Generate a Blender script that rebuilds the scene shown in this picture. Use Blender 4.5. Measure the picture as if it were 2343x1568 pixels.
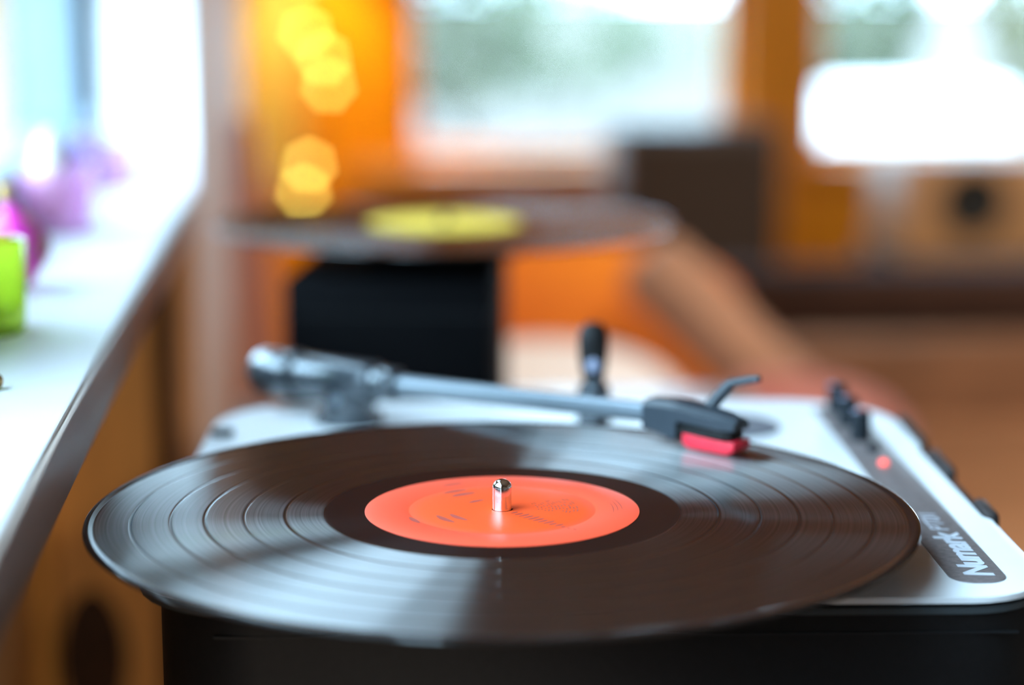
import bpy, bmesh, math, random
from mathutils import Vector, Matrix
random.seed(7)
PI = math.pi
for o in list(bpy.data.objects):
    bpy.data.objects.remove(o)
scene = bpy.context.scene
COL = scene.collection

# ------------------------------------------------------------------ camera
cd = bpy.data.cameras.new('camera')
cam = bpy.data.objects.new('camera', cd)
COL.objects.link(cam)
cam.location = (-0.06659, -0.72637, 1.05251)
cam.rotation_euler = (math.radians(90 - 10.138), 0, math.radians(-5.521))
cd.lens = 50
cd.sensor_fit = 'HORIZONTAL'
cd.sensor_width = 50 / 4700 * 2343
cd.clip_start = 0.02
cd.clip_end = 300
cd.dof.use_dof = True
cd.dof.focus_distance = 0.746
cd.dof.aperture_fstop = 1.90
cd.dof.aperture_blades = 7
cd.dof.aperture_rotation = math.radians(12)
scene.camera = cam

# ------------------------------------------------------------------ sky, exposure
world = bpy.data.worlds.new('overcast_sky')
scene.world = world
world.use_nodes = True
bg = world.node_tree.nodes['Background']
bg.inputs['Color'].default_value = (0.53, 0.82, 1.05, 1)
bg.inputs['Strength'].default_value = 15.5
scene.view_settings.view_transform = 'Standard'
scene.view_settings.look = 'None'
scene.view_settings.gamma = 1
scene.view_settings.use_curve_mapping = False
scene.view_settings.exposure = 0.0
scene.cycles.use_denoising = True
scene.cycles.sample_clamp_indirect = 12
scene.cycles.max_bounces = 10
scene.cycles.transparent_max_bounces = 16


def portal(name, loc, rot, sx, sy):
    l = bpy.data.lights.new(name, 'AREA')
    l.shape = 'RECTANGLE'
    l.size = sx
    l.size_y = sy
    l.cycles.is_portal = True
    o = bpy.data.objects.new(name, l)
    o.location = loc
    o.rotation_euler = rot
    COL.objects.link(o)


portal('window_portal', (-0.30, -0.42, 1.557), (0, math.radians(-90), 0), 1.32, 1.06)
portal('window_portal', (-0.30, 0.563, 1.02), (0, math.radians(-90), 0), 0.245, 0.78)
portal('window_portal', (-0.30, 0.535, 1.735), (0, math.radians(-90), 0), 0.96, 0.72)
portal('window_portal', (0.52, 4.0, 0.88), (math.radians(-90), 0, 0), 0.76, 0.48)
portal('window_portal', (1.69, 4.0, 0.88), (math.radians(-90), 0, 0), 1.22, 0.48)

# watts of the added warm fill spotlights, built further down with their lamps
SPOT_POWER = 60.0


# ------------------------------------------------------------------ materials
def mat(name, col, rough=0.5, metal=0.0, spec=0.5, vary=0.0, scale=8.0, stretch=(1, 1, 1), col2=None, bump=0.0,
        emit=None, emit_strength=0.0, coat=0.0, trans=0.0, ior=1.5, alpha=1.0, sheen=0.0):
    m = bpy.data.materials.new(name)
    m.use_nodes = True
    nt = m.node_tree
    b = nt.nodes['Principled BSDF']
    b.inputs['Base Color'].default_value = (*col, 1)
    b.inputs['Roughness'].default_value = rough
    b.inputs['Metallic'].default_value = metal
    b.inputs['Specular IOR Level'].default_value = spec
    b.inputs['Coat Weight'].default_value = coat
    b.inputs['Transmission Weight'].default_value = trans
    b.inputs['IOR'].default_value = ior
    b.inputs['Sheen Weight'].default_value = sheen
    if emit:
        b.inputs['Emission Color'].default_value = (*emit, 1)
        b.inputs['Emission Strength'].default_value = emit_strength
    if vary or col2 or bump:
        tc = nt.nodes.new('ShaderNodeTexCoord')
        mp = nt.nodes.new('ShaderNodeMapping')
        mp.inputs['Scale'].default_value = stretch
        nz = nt.nodes.new('ShaderNodeTexNoise')
        nz.inputs['Scale'].default_value = scale
        nz.inputs['Detail'].default_value = 5
        nt.links.new(tc.outputs['Object'], mp.inputs['Vector'])
        nt.links.new(mp.outputs['Vector'], nz.inputs['Vector'])
        if vary or col2:
            cr = nt.nodes.new('ShaderNodeValToRGB')
            c2 = col2 or tuple(c * (1 - vary) for c in col)
            cr.color_ramp.elements[0].position = 0.35
            cr.color_ramp.elements[1].position = 0.65
            cr.color_ramp.elements[0].color = (*c2, 1)
            cr.color_ramp.elements[1].color = (*col, 1)
            nt.links.new(nz.outputs['Fac'], cr.inputs['Fac'])
            nt.links.new(cr.outputs['Color'], b.inputs['Base Color'])
        if bump:
            bp = nt.nodes.new('ShaderNodeBump')
            bp.inputs['Strength'].default_value = bump
            bp.inputs['Distance'].default_value = 0.002
            nt.links.new(nz.outputs['Fac'], bp.inputs['Height'])
            nt.links.new(bp.outputs['Normal'], b.inputs['Normal'])
    return m


def both_sides_fresnel(nt, ior=1.45):
    """The same Fresnel share on the front and the back of a thin sheet."""
    fr = nt.nodes.new('ShaderNodeFresnel')
    ge = nt.nodes.new('ShaderNodeNewGeometry')
    mr = nt.nodes.new('ShaderNodeMapRange')
    mr.inputs['To Min'].default_value = ior
    mr.inputs['To Max'].default_value = 1 / ior
    nt.links.new(ge.outputs['Backfacing'], mr.inputs['Value'])
    nt.links.new(mr.outputs['Result'], fr.inputs['IOR'])
    return fr


def thin_glass(name, tint=(1, 1, 1)):
    m = bpy.data.materials.new(name)
    m.use_nodes = True
    nt = m.node_tree
    nt.nodes.clear()
    out = nt.nodes.new('ShaderNodeOutputMaterial')
    mx = nt.nodes.new('ShaderNodeMixShader')
    tr = nt.nodes.new('ShaderNodeBsdfTransparent')
    tr.inputs['Color'].default_value = (*tint, 1)
    gl = nt.nodes.new('ShaderNodeBsdfGlossy')
    gl.inputs['Roughness'].default_value = 0.02
    fr = both_sides_fresnel(nt)
    nt.links.new(fr.outputs[0], mx.inputs[0])
    nt.links.new(tr.outputs[0], mx.inputs[1])
    nt.links.new(gl.outputs[0], mx.inputs[2])
    nt.links.new(mx.outputs[0], out.inputs['Surface'])
    return m


def coloured_glass(name, tint, body=0.35):
    """Tinted candle glass: mostly see-through and slightly cloudy, with a glossy skin."""
    m = bpy.data.materials.new(name)
    m.use_nodes = True
    nt = m.node_tree
    nt.nodes.clear()
    out = nt.nodes.new('ShaderNodeOutputMaterial')
    tr = nt.nodes.new('ShaderNodeBsdfTransparent')
    tr.inputs['Color'].default_value = (*tint, 1)
    tl = nt.nodes.new('ShaderNodeBsdfTranslucent')
    tl.inputs['Color'].default_value = (*tint, 1)
    m1 = nt.nodes.new('ShaderNodeMixShader')
    m1.inputs[0].default_value = body
    gl = nt.nodes.new('ShaderNodeBsdfGlossy')
    gl.inputs['Roughness'].default_value = 0.05
    fr = both_sides_fresnel(nt)
    m2 = nt.nodes.new('ShaderNodeMixShader')
    nt.links.new(tr.outputs[0], m1.inputs[1])
    nt.links.new(tl.outputs[0], m1.inputs[2])
    nt.links.new(fr.outputs[0], m2.inputs[0])
    nt.links.new(m1.outputs[0], m2.inputs[1])
    nt.links.new(gl.outputs[0], m2.inputs[2])
    nt.links.new(m2.outputs[0], out.inputs['Surface'])
    return m


ANISO = -0.78


def vinyl(name, groove=0.27, rough=0.33, gaps=(0.0791, 0.0938, 0.1078, 0.1200, 0.1340)):
    """Black vinyl: a smooth glossy skin plus the stretched shine of concentric grooves, with bare bands between the tracks."""
    m = bpy.data.materials.new(name)
    m.use_nodes = True
    nt = m.node_tree
    N, L = nt.nodes.new, nt.links.new
    b = nt.nodes['Principled BSDF']
    b.inputs['Base Color'].default_value = (0.012, 0.008, 0.007, 1)
    b.inputs['Roughness'].default_value = 0.07
    b.inputs['IOR'].default_value = 1.5
    out = nt.nodes['Material Output']
    tc = N('ShaderNodeTexCoord')
    flat = N('ShaderNodeVectorMath')
    flat.operation = 'MULTIPLY'
    flat.inputs[1].default_value = (1, 1, 0)
    L(tc.outputs['Object'], flat.inputs[0])
    ln = N('ShaderNodeVectorMath')
    ln.operation = 'LENGTH'
    L(flat.outputs[0], ln.inputs[0])
    nm = N('ShaderNodeVectorMath')
    nm.operation = 'NORMALIZE'
    L(flat.outputs[0], nm.inputs[0])
    vt = N('ShaderNodeVectorTransform')
    vt.vector_type = 'VECTOR'
    vt.convert_from = 'OBJECT'
    vt.convert_to = 'WORLD'
    L(nm.outputs[0], vt.inputs[0])
    # groove mask over the radius
    mr = N('ShaderNodeMapRange')
    mr.inputs['From Min'].default_value = 0.0
    mr.inputs['From Max'].default_value = 0.16
    L(ln.outputs['Value'], mr.inputs['Value'])
    cr = N('ShaderNodeValToRGB')
    cr.color_ramp.interpolation = 'LINEAR'
    els = cr.color_ramp.elements
    stops = [(0.0, 0.02), (0.0648, 0.02), (0.0658, 1.0)]
    for g in gaps:
        stops += [(g - 0.0007, 1.0), (g - 0.0004, 0.08), (g + 0.0004, 0.08), (g + 0.0007, 1.0)]
    stops += [(0.1462, 1.0), (0.1468, 0.05)]
    els[0].position = 0
    els[0].color = (0.02, 0.02, 0.02, 1)
    els[1].position = 1
    els[1].color = (0.05, 0.05, 0.05, 1)
    for r, v in stops[1:]:
        e = els.new(r / 0.16)
        e.color = (v, v, v, 1)
    L(mr.outputs['Result'], cr.inputs['Fac'])
    # fine change of loudness from groove to groove
    nz = N('ShaderNodeTexNoise')
    nz.noise_dimensions = '1D'
    nz.inputs['Scale'].default_value = 900
    nz.inputs['Detail'].default_value = 6
    nz.inputs['Roughness'].default_value = 0.65
    L(ln.outputs['Value'], nz.inputs['W'])
    mr2 = N('ShaderNodeMapRange')
    mr2.inputs['From Min'].default_value = 0.3
    mr2.inputs['From Max'].default_value = 0.7
    mr2.inputs['To Min'].default_value = groove * 0.7
    mr2.inputs['To Max'].default_value = groove * 1.15
    L(nz.outputs['Fac'], mr2.inputs['Value'])
    mul = N('ShaderNodeMath')
    mul.operation = 'MULTIPLY'
    L(cr.outputs['Color'], mul.inputs[0])
    L(mr2.outputs['Result'], mul.inputs[1])
    gl = N('ShaderNodeBsdfAnisotropic')
    gl.distribution = 'GGX'
    gl.inputs['Color'].default_value = (0.92, 0.92, 0.92, 1)
    gl.inputs['Roughness'].default_value = rough
    gl.inputs['Anisotropy'].default_value = ANISO
    L(vt.outputs[0], gl.inputs['Tangent'])
    mx = N('ShaderNodeMixShader')
    L(mul.outputs[0], mx.inputs[0])
    L(b.outputs[0], mx.inputs[1])
    L(gl.outputs[0], mx.inputs[2])
    L(mx.outputs[0], out.inputs['Surface'])
    return m


M = {}
M['white_sill'] = mat('white_paint_sill', (0.90, 0.90, 0.90), 0.45, vary=0.03, scale=30)
M['sill_wood'] = mat('sill_edge_wood', (0.42, 0.30, 0.24), 0.4, vary=0.25, scale=25, stretch=(1, 0.08, 1))
M['frame_paint'] = mat('pale_frame_paint', (0.34, 0.43, 0.48), 0.4, vary=0.04, scale=20)
M['post_wood'] = mat('grey_brown_wood', (0.46, 0.34, 0.28), 0.5, vary=0.25, scale=6, stretch=(6, 2, 0.5))
M['orange_wood'] = mat('orange_varnished_wood', (0.90, 0.34, 0.004), 0.38, vary=0.22, scale=5, stretch=(5, 5, 0.4))
M['pine'] = mat('pale_pine', (0.98, 0.74, 0.24), 0.5, vary=0.12, scale=5, stretch=(6, 6, 0.4))
M['panel_wood'] = mat('ochre_panel_wood', (0.80, 0.40, 0.09), 0.5, vary=0.2, scale=8, stretch=(6, 6, 0.6))
M['dark_wood'] = mat('dark_brown_wood', (0.06, 0.032, 0.02), 0.7, spec=0.15, vary=0.3, scale=8, stretch=(4, 4, 0.6))
M['tan_wood'] = mat('tan_wood', (0.70, 0.36, 0.15), 0.45, vary=0.2, scale=7, stretch=(1, 4, 4))
M['red_wood'] = mat('reddish_brown_wood', (0.42, 0.16, 0.11), 0.4, vary=0.25, scale=7, stretch=(4, 4, 0.6))
M['table_wood'] = mat('table_varnished_wood', (0.28, 0.13, 0.07), 0.3, vary=0.25, scale=6, stretch=(5, 0.6, 1), coat=0.2)
M['floor_wood'] = mat('floor_wood', (0.34, 0.18, 0.09), 0.4, vary=0.3, scale=5, stretch=(5, 0.5, 1))
M['ceiling'] = mat('ceiling_boards', (0.62, 0.46, 0.34), 0.6, vary=0.15, scale=5, stretch=(4, 0.5, 1))
M['wall_paint'] = mat('brown_wall', (0.34, 0.20, 0.12), 0.6, vary=0.1, scale=4)
M['glass'] = thin_glass('window_glass')
M['vinyl'] = vinyl('black_vinyl')
M['vinyl_far'] = vinyl('black_vinyl_far', groove=0.10, rough=0.33, gaps=(0.082, 0.099, 0.116, 0.131))
M['deck_white'] = mat('white_plastic_deck', (0.92, 0.92, 0.93), 0.35, vary=0.02, scale=60)
M['black_plastic'] = mat('black_plastic', (0.010, 0.009, 0.009), 0.5, spec=0.22, vary=0.2, scale=300, bump=0.05)
M['black_deep'] = mat('black_recess', (0.004, 0.004, 0.005), 0.6, vary=0.1, scale=50)
M['rim_grey'] = mat('dark_grey_rim', (0.05, 0.06, 0.065), 0.4, vary=0.1, scale=80)
M['gloss_black'] = mat('satin_black_metal', (0.05, 0.062, 0.075), 0.24, metal=0.35, spec=0.8, vary=0.05, scale=200, coat=0.8)
M['arm_matte'] = mat('matte_black_plastic', (0.024, 0.032, 0.042), 0.42, spec=0.45, vary=0.05, scale=200)
M['arm_grey'] = mat('grey_arm_tube', (0.17, 0.20, 0.23), 0.30, metal=0.55, vary=0.05, scale=200, coat=0.3)
M['strip'] = mat('grey_brown_strip', (0.21, 0.17, 0.165), 0.38, vary=0.3, scale=420)
M['letter'] = mat('pale_lettering', (0.62, 0.64, 0.70), 0.5, vary=0.05, scale=300)
M['letter_dim'] = mat('pale_grey_lettering', (0.55, 0.55, 0.60), 0.5, vary=0.05, scale=300)
M['knob'] = mat('knob_rubber', (0.007, 0.010, 0.014), 0.5, spec=0.15, vary=0.1, scale=300)
M['knob_cap'] = mat('knob_pointer', (0.34, 0.36, 0.50), 0.35, vary=0.05, scale=300)
M['red_cart'] = mat('red_stylus_plastic', (0.80, 0.02, 0.045), 0.3, vary=0.1, scale=200)
M['led'] = mat('red_power_light', (0.9, 0.1, 0.08), 0.3, emit=(1.0, 0.12, 0.09), emit_strength=1.5, vary=0.05, scale=100)
M['chrome'] = mat('polished_steel', (0.86, 0.86, 0.86), 0.07, metal=1.0, vary=0.03, scale=300)
M['adapter'] = mat('dark_rubber_disc', (0.14, 0.14, 0.16), 0.5, vary=0.2, scale=300)
M['black_matte'] = mat('matte_black_board', (0.005, 0.005, 0.006), 0.7, spec=0.06, vary=0.1, scale=100)
M['handle'] = mat('brown_black_handle', (0.035, 0.027, 0.026), 0.5, spec=0.3, vary=0.1, scale=200)
M['rubber'] = mat('rubber_mat', (0.02, 0.02, 0.02), 0.7, vary=0.2, scale=200)
M['yellow_label'] = mat('yellow_paper_label', (0.95, 0.66, 0.10), 0.8, spec=0.1, vary=0.06, scale=60)
M['print'] = mat('label_ink', (0.46, 0.07, 0.05), 0.5, vary=0.1, scale=200)
M['print_soft'] = mat('label_ink_light', (0.50, 0.065, 0.04), 0.5, vary=0.08, scale=200)
M['green_glass'] = coloured_glass('green_glass', (0.78, 0.93, 0.22), 0.45)
M['pink_glass'] = coloured_glass('pink_glass', (1.0, 0.80, 0.96), 0.25)
M['lilac_glass'] = coloured_glass('lilac_pink_glass', (1.0, 0.83, 0.98), 0.25)
M['magenta'] = mat('magenta_lacquer', (0.95, 0.05, 0.42), 0.4, vary=0.25, scale=60, col2=(0.85, 0.04, 0.60))
M['gold'] = mat('gold_glitter', (0.62, 0.38, 0.14), 0.35, metal=0.8, vary=0.5, scale=500, bump=0.6)
M['wax'] = mat('tealight_wax', (0.72, 0.25, 0.42), 0.5, vary=0.1, scale=60)
M['wax_orange'] = mat('orange_wax', (0.80, 0.22, 0.10), 0.5, vary=0.1, scale=60)
M['cream'] = mat('cream_candle_wax', (0.86, 0.80, 0.68), 0.5, vary=0.05, scale=60)
M['violet'] = mat('violet_lacquer', (0.22, 0.14, 0.55), 0.3, vary=0.25, scale=60)
M['teal_cap'] = mat('grey_teal_cap', (0.25, 0.35, 0.40), 0.4, vary=0.1, scale=100)
M['tin'] = mat('tealight_tin', (0.7, 0.7, 0.7), 0.3, metal=0.9, vary=0.1, scale=100)
M['bulb'] = mat('warm_bulb', (1.0, 0.7, 0.2), 0.3, emit=(1.0, 0.76, 0.13), emit_strength=9.5, vary=0.02, scale=20)
M['cable'] = mat('dark_cable', (0.05, 0.04, 0.03), 0.6, vary=0.1, scale=50)
M['speaker_dark'] = mat('dark_speaker_cabinet', (0.035, 0.022, 0.016), 0.45, vary=0.25, scale=10)
M['speaker_cloth'] = mat('speaker_cloth', (0.05, 0.03, 0.02), 0.9, vary=0.3, scale=200)
M['cone'] = mat('speaker_cone', (0.018, 0.016, 0.012), 0.6, vary=0.2, scale=60)
M['sofa'] = mat('brown_leather', (0.27, 0.115, 0.05), 0.42, vary=0.3, scale=9, bump=0.3)
M['sofa_dark'] = mat('dark_brown_leather', (0.045, 0.02, 0.012), 0.8, spec=0.08, vary=0.3, scale=9, bump=0.3)
M['seat_tan'] = mat('tan_seat_leather', (0.56, 0.26, 0.12), 0.45, vary=0.25, scale=7, bump=0.3)
M['white_cloth'] = mat('white_cloth', (0.92, 0.88, 0.87), 0.8, vary=0.05, scale=40, bump=0.2, sheen=0.2)
M['orange_cloth'] = mat('orange_cloth', (0.98, 0.30, 0.004), 0.8, vary=0.2, scale=5, col2=(0.80, 0.17, 0.006), sheen=0.2)
M['tan_cloth'] = mat('tan_cloth', (0.50, 0.25, 0.14), 0.8, vary=0.15, scale=8, sheen=0.2)
M['pink_cloth'] = mat('dusty_pink_cloth', (0.54, 0.22, 0.17), 0.8, vary=0.2, scale=6, col2=(0.40, 0.10, 0.07), sheen=0.2)
M['ground'] = mat('pale_gravel', (0.088, 0.055, 0.042), 0.9, vary=0.3, scale=0.6, col2=(0.068, 0.052, 0.034))
M['leaf'] = mat('bright_green_leaves', (0.080, 0.105, 0.040), 0.6, vary=0.3, scale=2)
M['leaf_blue'] = mat('grey_green_leaves', (0.088, 0.105, 0.050), 0.6, vary=0.3, scale=2)
M['leaf_yellow'] = mat('yellow_green_leaves', (0.125, 0.115, 0.036), 0.6, vary=0.3, scale=2)
M['bark'] = mat('bark', (0.16, 0.11, 0.08), 0.8, vary=0.3, scale=6)
M['white_out'] = mat('white_tablecloth', (0.92, 0.92, 0.92), 0.7, vary=0.03, scale=10)
M['wall_out'] = mat('white_render', (0.86, 0.86, 0.84), 0.8, vary=0.05, scale=2)
M['lamp_shade'] = mat('lamp_shade', (0.85, 0.6, 0.3), 0.7, vary=0.05, scale=10)


def label_mat(name):
    m = mat(name, (0.96, 0.155, 0.06), 0.42)
    nt = m.node_tree
    N, L = nt.nodes.new, nt.links.new
    b = nt.nodes['Principled BSDF']
    tc = N('ShaderNodeTexCoord')
    ln = N('ShaderNodeVectorMath')
    ln.operation = 'LENGTH'
    L(tc.outputs['Object'], ln.inputs[0])
    mr = N('ShaderNodeMapRange')
    mr.inputs['From Max'].default_value = 0.05
    L(ln.outputs['Value'], mr.inputs['Value'])
    cr = N('ShaderNodeValToRGB')
    e = cr.color_ramp.elements
    e[0].position = 0.60
    e[0].color = (1.0, 0.090, 0.015, 1)
    e[1].position = 0.72
    e[1].color = (1.0, 0.095, 0.040, 1)
    L(mr.outputs['Result'], cr.inputs['Fac'])
    nz = N('ShaderNodeTexNoise')
    nz.inputs['Scale'].default_value = 250
    mxn = N('ShaderNodeMix')
    mxn.data_type = 'RGBA'
    mxn.blend_type = 'MULTIPLY'
    mxn.inputs['Factor'].default_value = 0.12
    L(cr.outputs['Color'], mxn.inputs['A'])
    L(nz.outputs['Color'], mxn.inputs['B'])
    L(mxn.outputs['Result'], b.inputs['Base Color'])
    return m


M['orange_label'] = label_mat('orange_paper_label')


# ------------------------------------------------------------------ mesh helpers
def obj(name, bm, m, parent=None, smooth=True, loc=(0, 0, 0), rot=(0, 0, 0), auto=40):
    me = bpy.data.meshes.new(name)
    bmesh.ops.recalc_face_normals(bm, faces=bm.faces)
    bm.to_mesh(me)
    bm.free()
    me.materials.append(m)
    if smooth:
        me.polygons.foreach_set('use_smooth', [True] * len(me.polygons))
        me.set_sharp_from_angle(angle=math.radians(auto))
    o = bpy.data.objects.new(name, me)
    COL.objects.link(o)
    o.parent = parent
    o.location = loc
    o.rotation_euler = rot
    return o


def thing(name, label, cat, loc=(0, 0, 0), rotz=0, group=None):
    o = bpy.data.objects.new(name, None)
    o.empty_display_size = 0.05
    COL.objects.link(o)
    o.location = loc
    o.rotation_euler = (0, 0, rotz)
    o['label'] = label
    o['category'] = cat
    if group:
        o['group'] = group
    return o


def tag(o, label, cat, group=None):
    o['label'] = label
    o['category'] = cat
    if group:
        o['group'] = group
    return o


def struct(o):
    o['kind'] = 'structure'
    return o


def box(bm, x0, x1, y0, y1, z0, z1, bev=0.0, seg=2):
    r = bmesh.ops.create_cube(bm, size=1)
    for v in r['verts']:
        v.co = Vector((x0 + (v.co.x + .5) * (x1 - x0), y0 + (v.co.y + .5) * (y1 - y0), z0 + (v.co.z + .5) * (z1 - z0)))
    if bev:
        es = list({e for v in r['verts'] for e in v.link_edges})
        bmesh.ops.bevel(bm, geom=es, offset=bev, segments=seg, profile=0.5, affect='EDGES')
    return bm


def lathe(bm, prof, seg=64, c=(0, 0, 0)):
    """Spin a list of (radius, z) about z; a radius of 0 makes a pole."""
    rings = []
    for r, z in prof:
        if r <= 1e-7:
            rings.append([bm.verts.new((c[0], c[1], c[2] + z))])
        else:
            rings.append([bm.verts.new((c[0] + r * math.cos(2 * PI * k / seg), c[1] + r * math.sin(2 * PI * k / seg), c[2] + z)) for k in range(seg)])
    for a, b in zip(rings[:-1], rings[1:]):
        for k in range(seg):
            k2 = (k + 1) % seg
            if len(a) == 1 and len(b) == 1:
                continue
            if len(a) == 1:
                bm.faces.new((a[0], b[k], b[k2]))
            elif len(b) == 1:
                bm.faces.new((a[k], a[k2], b[0]))
            else:
                bm.faces.new((a[k], a[k2], b[k2], b[k]))
    return bm


def frame_of(d):
    d = Vector(d).normalized()
    up = Vector((0, 0, 1)) if abs(d.z) < 0.95 else Vector((1, 0, 0))
    s = d.cross(up).normalized()
    u = s.cross(d).normalized()
    return d, s, u


def spin_along(bm, p0, d, prof, seg=32):
    """A lathe whose axis starts at p0 and runs along d; prof is a list of (distance, radius)."""
    d, s, u = frame_of(d)
    p0 = Vector(p0)
    rings = []
    for t, r in prof:
        if r <= 1e-7:
            rings.append([bm.verts.new(p0 + d * t)])
        else:
            rings.append([bm.verts.new(p0 + d * t + (s * math.cos(2 * PI * k / seg) + u * math.sin(2 * PI * k / seg)) * r) for k in range(seg)])
    for a, b in zip(rings[:-1], rings[1:]):
        for k in range(seg):
            k2 = (k + 1) % seg
            if len(a) == 1 and len(b) > 1:
                bm.faces.new((a[0], b[k], b[k2]))
            elif len(b) == 1 and len(a) > 1:
                bm.faces.new((a[k], a[k2], b[0]))
            elif len(a) > 1:
                bm.faces.new((a[k], a[k2], b[k2], b[k]))
    return bm


def path_tube(bm, pts, rad, seg=12):
    pts = [Vector(p) for p in pts]
    rings = []
    for i, p in enumerate(pts):
        d = (pts[min(i + 1, len(pts) - 1)] - pts[max(i - 1, 0)])
        d, s, u = frame_of(d)
        r = rad[i] if isinstance(rad, (list, tuple)) else rad
        rings.append([bm.verts.new(p + (s * math.cos(2 * PI * k / seg) + u * math.sin(2 * PI * k / seg)) * r) for k in range(seg)])
    for a, b in zip(rings[:-1], rings[1:]):
        for k in range(seg):
            k2 = (k + 1) % seg
            bm.faces.new((a[k], a[k2], b[k2], b[k]))
    bm.faces.new(rings[0])
    bm.faces.new(list(reversed(rings[-1])))
    return bm


def prism(bm, pts, z0, z1, bev=0.0, seg=2):
    """Upright prism over an outline of (x, y) points, its top edge rounded by bev."""
    lo = [bm.verts.new((x, y, z0)) for x, y in pts]
    hi = [bm.verts.new((x, y, z1)) for x, y in pts]
    bm.faces.new(list(reversed(lo)))
    top = bm.faces.new(hi)
    n = len(pts)
    for k in range(n):
        k2 = (k + 1) % n
        bm.faces.new((lo[k], lo[k2], hi[k2], hi[k]))
    if bev:
        bmesh.ops.bevel(bm, geom=list(top.edges), offset=bev, segments=seg, profile=0.5, affect='EDGES')
    return bm


def round_rect(x0, x1, y0, y1, r, n=8):
    """Outline with its own radius at each corner: r = (x0y0, x1y0, x1y1, x0y1)."""
    if not isinstance(r, (tuple, list)):
        r = (r,) * 4
    out = []
    for (cx, cy, sx, sy, rr, a0) in ((x0, y0, 1, 1, r[0], PI), (x1, y0, -1, 1, r[1], 1.5 * PI), (x1, y1, -1, -1, r[2], 0), (x0, y1, 1, -1, r[3], .5 * PI)):
        ox, oy = cx + sx * rr, cy + sy * rr
        for k in range(n + 1):
            a = a0 + .5 * PI * k / n
            out.append((ox + rr * math.cos(a), oy + rr * math.sin(a)))
    return out


def pillow(bm, w, d, h, e=2.6, nu=40, nv=20, crown=0.35):
    """A stuffed cushion lying flat: rounded square in plan, thick in the middle and thin along its seam."""
    def sp(v, p):
        return math.copysign(abs(v) ** p, v)
    rows = []
    for j in range(nv + 1):
        ph = -PI / 2 + PI * j / nv
        row = []
        for i in range(nu):
            t = 2 * PI * i / nu
            c = sp(math.cos(ph), 2 / 2.2)
            x, y = w / 2 * c * sp(math.cos(t), 2 / e), d / 2 * c * sp(math.sin(t), 2 / e)
            z = h / 2 * sp(math.sin(ph), 0.8)
            row.append((x, y, z))
        rows.append(row)
    rings = []
    for j, row in enumerate(rows):
        if j in (0, nv):
            rings.append([bm.verts.new((0, 0, row[0][2]))])
        else:
            rings.append([bm.verts.new(p) for p in row])
    for a, b in zip(rings[:-1], rings[1:]):
        for k in range(nu):
            k2 = (k + 1) % nu
            if len(a) == 1:
                bm.faces.new((a[0], b[k], b[k2]))
            elif len(b) == 1:
                bm.faces.new((a[k], a[k2], b[0]))
            else:
                bm.faces.new((a[k], a[k2], b[k2], b[k]))
    return bm


# ------------------------------------------------------------------ the room
B = bmesh.new
struct(obj('floor', box(B(), -0.5, 2.7, -2.4, 4.1, -0.1, 0), M['floor_wood']))
struct(obj('ceiling', box(B(), -0.5, 2.7, -2.4, 4.1, 2.35, 2.45), M['ceiling']))
bm = B()
box(bm, -0.325, -0.27, -2.4, -0.95, 0, 2.35)
box(bm, -0.325, -0.27, -0.95, 0.12, 0, 0.865)
box(bm, -0.325, -0.27, -0.95, 0.12, 2.22, 2.35)
box(bm, -0.325, -0.27, 0.12, 0.17, 0, 2.35)
box(bm, -0.325, -0.27, 0.17, 0.955, 0, 0.865)
box(bm, -0.325, -0.27, 0.17, 0.955, 1.145, 1.25)
box(bm, -0.325, -0.27, 0.17, 0.955, 2.22, 2.35)
box(bm, -0.325, -0.27, 0.90, 0.955, 1.25, 2.22)
box(bm, -0.325, -0.27, 0.955, 4.05, 0, 2.35)
wl0 = struct(obj('wall_left', bm, M['panel_wood']))
obj('painted_panel', box(B(), -0.27, -0.262, 0.122, 0.168, 0.895, 2.30, 0.002), M['frame_paint'], wl0)
struct(obj('wall_right', box(B(), 2.55, 2.7, -2.4, 4.05, 0, 2.35), M['wall_paint']))
struct(obj('wall_front', box(B(), -0.42, 2.7, -2.45, -2.3, 0, 2.35), M['wall_paint']))
bm = B()
WZ0, WZ1 = 0.640, 1.12
box(bm, -0.27, 0.142, 3.9, 4.05, 0, 2.35)
box(bm, 0.142, 0.900, 3.9, 4.05, 0, WZ0)
box(bm, 0.142, 0.900, 3.9, 4.05, WZ1, 2.35)
box(bm, 0.900, 1.080, 3.9, 4.05, 0, 2.35)
box(bm, 1.080, 2.300, 3.9, 4.05, 0, WZ0)
box(bm, 1.080, 2.300, 3.9, 4.05, WZ1, 2.35)
box(bm, 2.300, 2.55, 3.9, 4.05, 0, 2.35)
wb_ = struct(obj('wall_back', bm, M['orange_wood']))
obj('pine_board', box(B(), -0.268, -0.092, 3.885, 3.90, 0.575, 2.3, 0.003), M['pine'], wb_)

# sill under the window on the left: white board, wooden nosing along its front
sill = struct(obj('trim_1', box(B(), -0.30, -0.1585, -1.20, 0.832, 0.867, 0.895, 0.002), M['white_sill']))
obj('sill_end', prism(B(), [(-0.30, 0.832), (-0.1585, 0.832), (-0.237, 0.944), (-0.25, 0.955), (-0.30, 0.955)], 0.867, 0.895), M['white_sill'], sill)
obj('sill_nosing', box(B(), -0.1585, -0.1560, -1.20, 0.832, 0.8685, 0.8935, 0.001), M['sill_wood'], sill)
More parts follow.
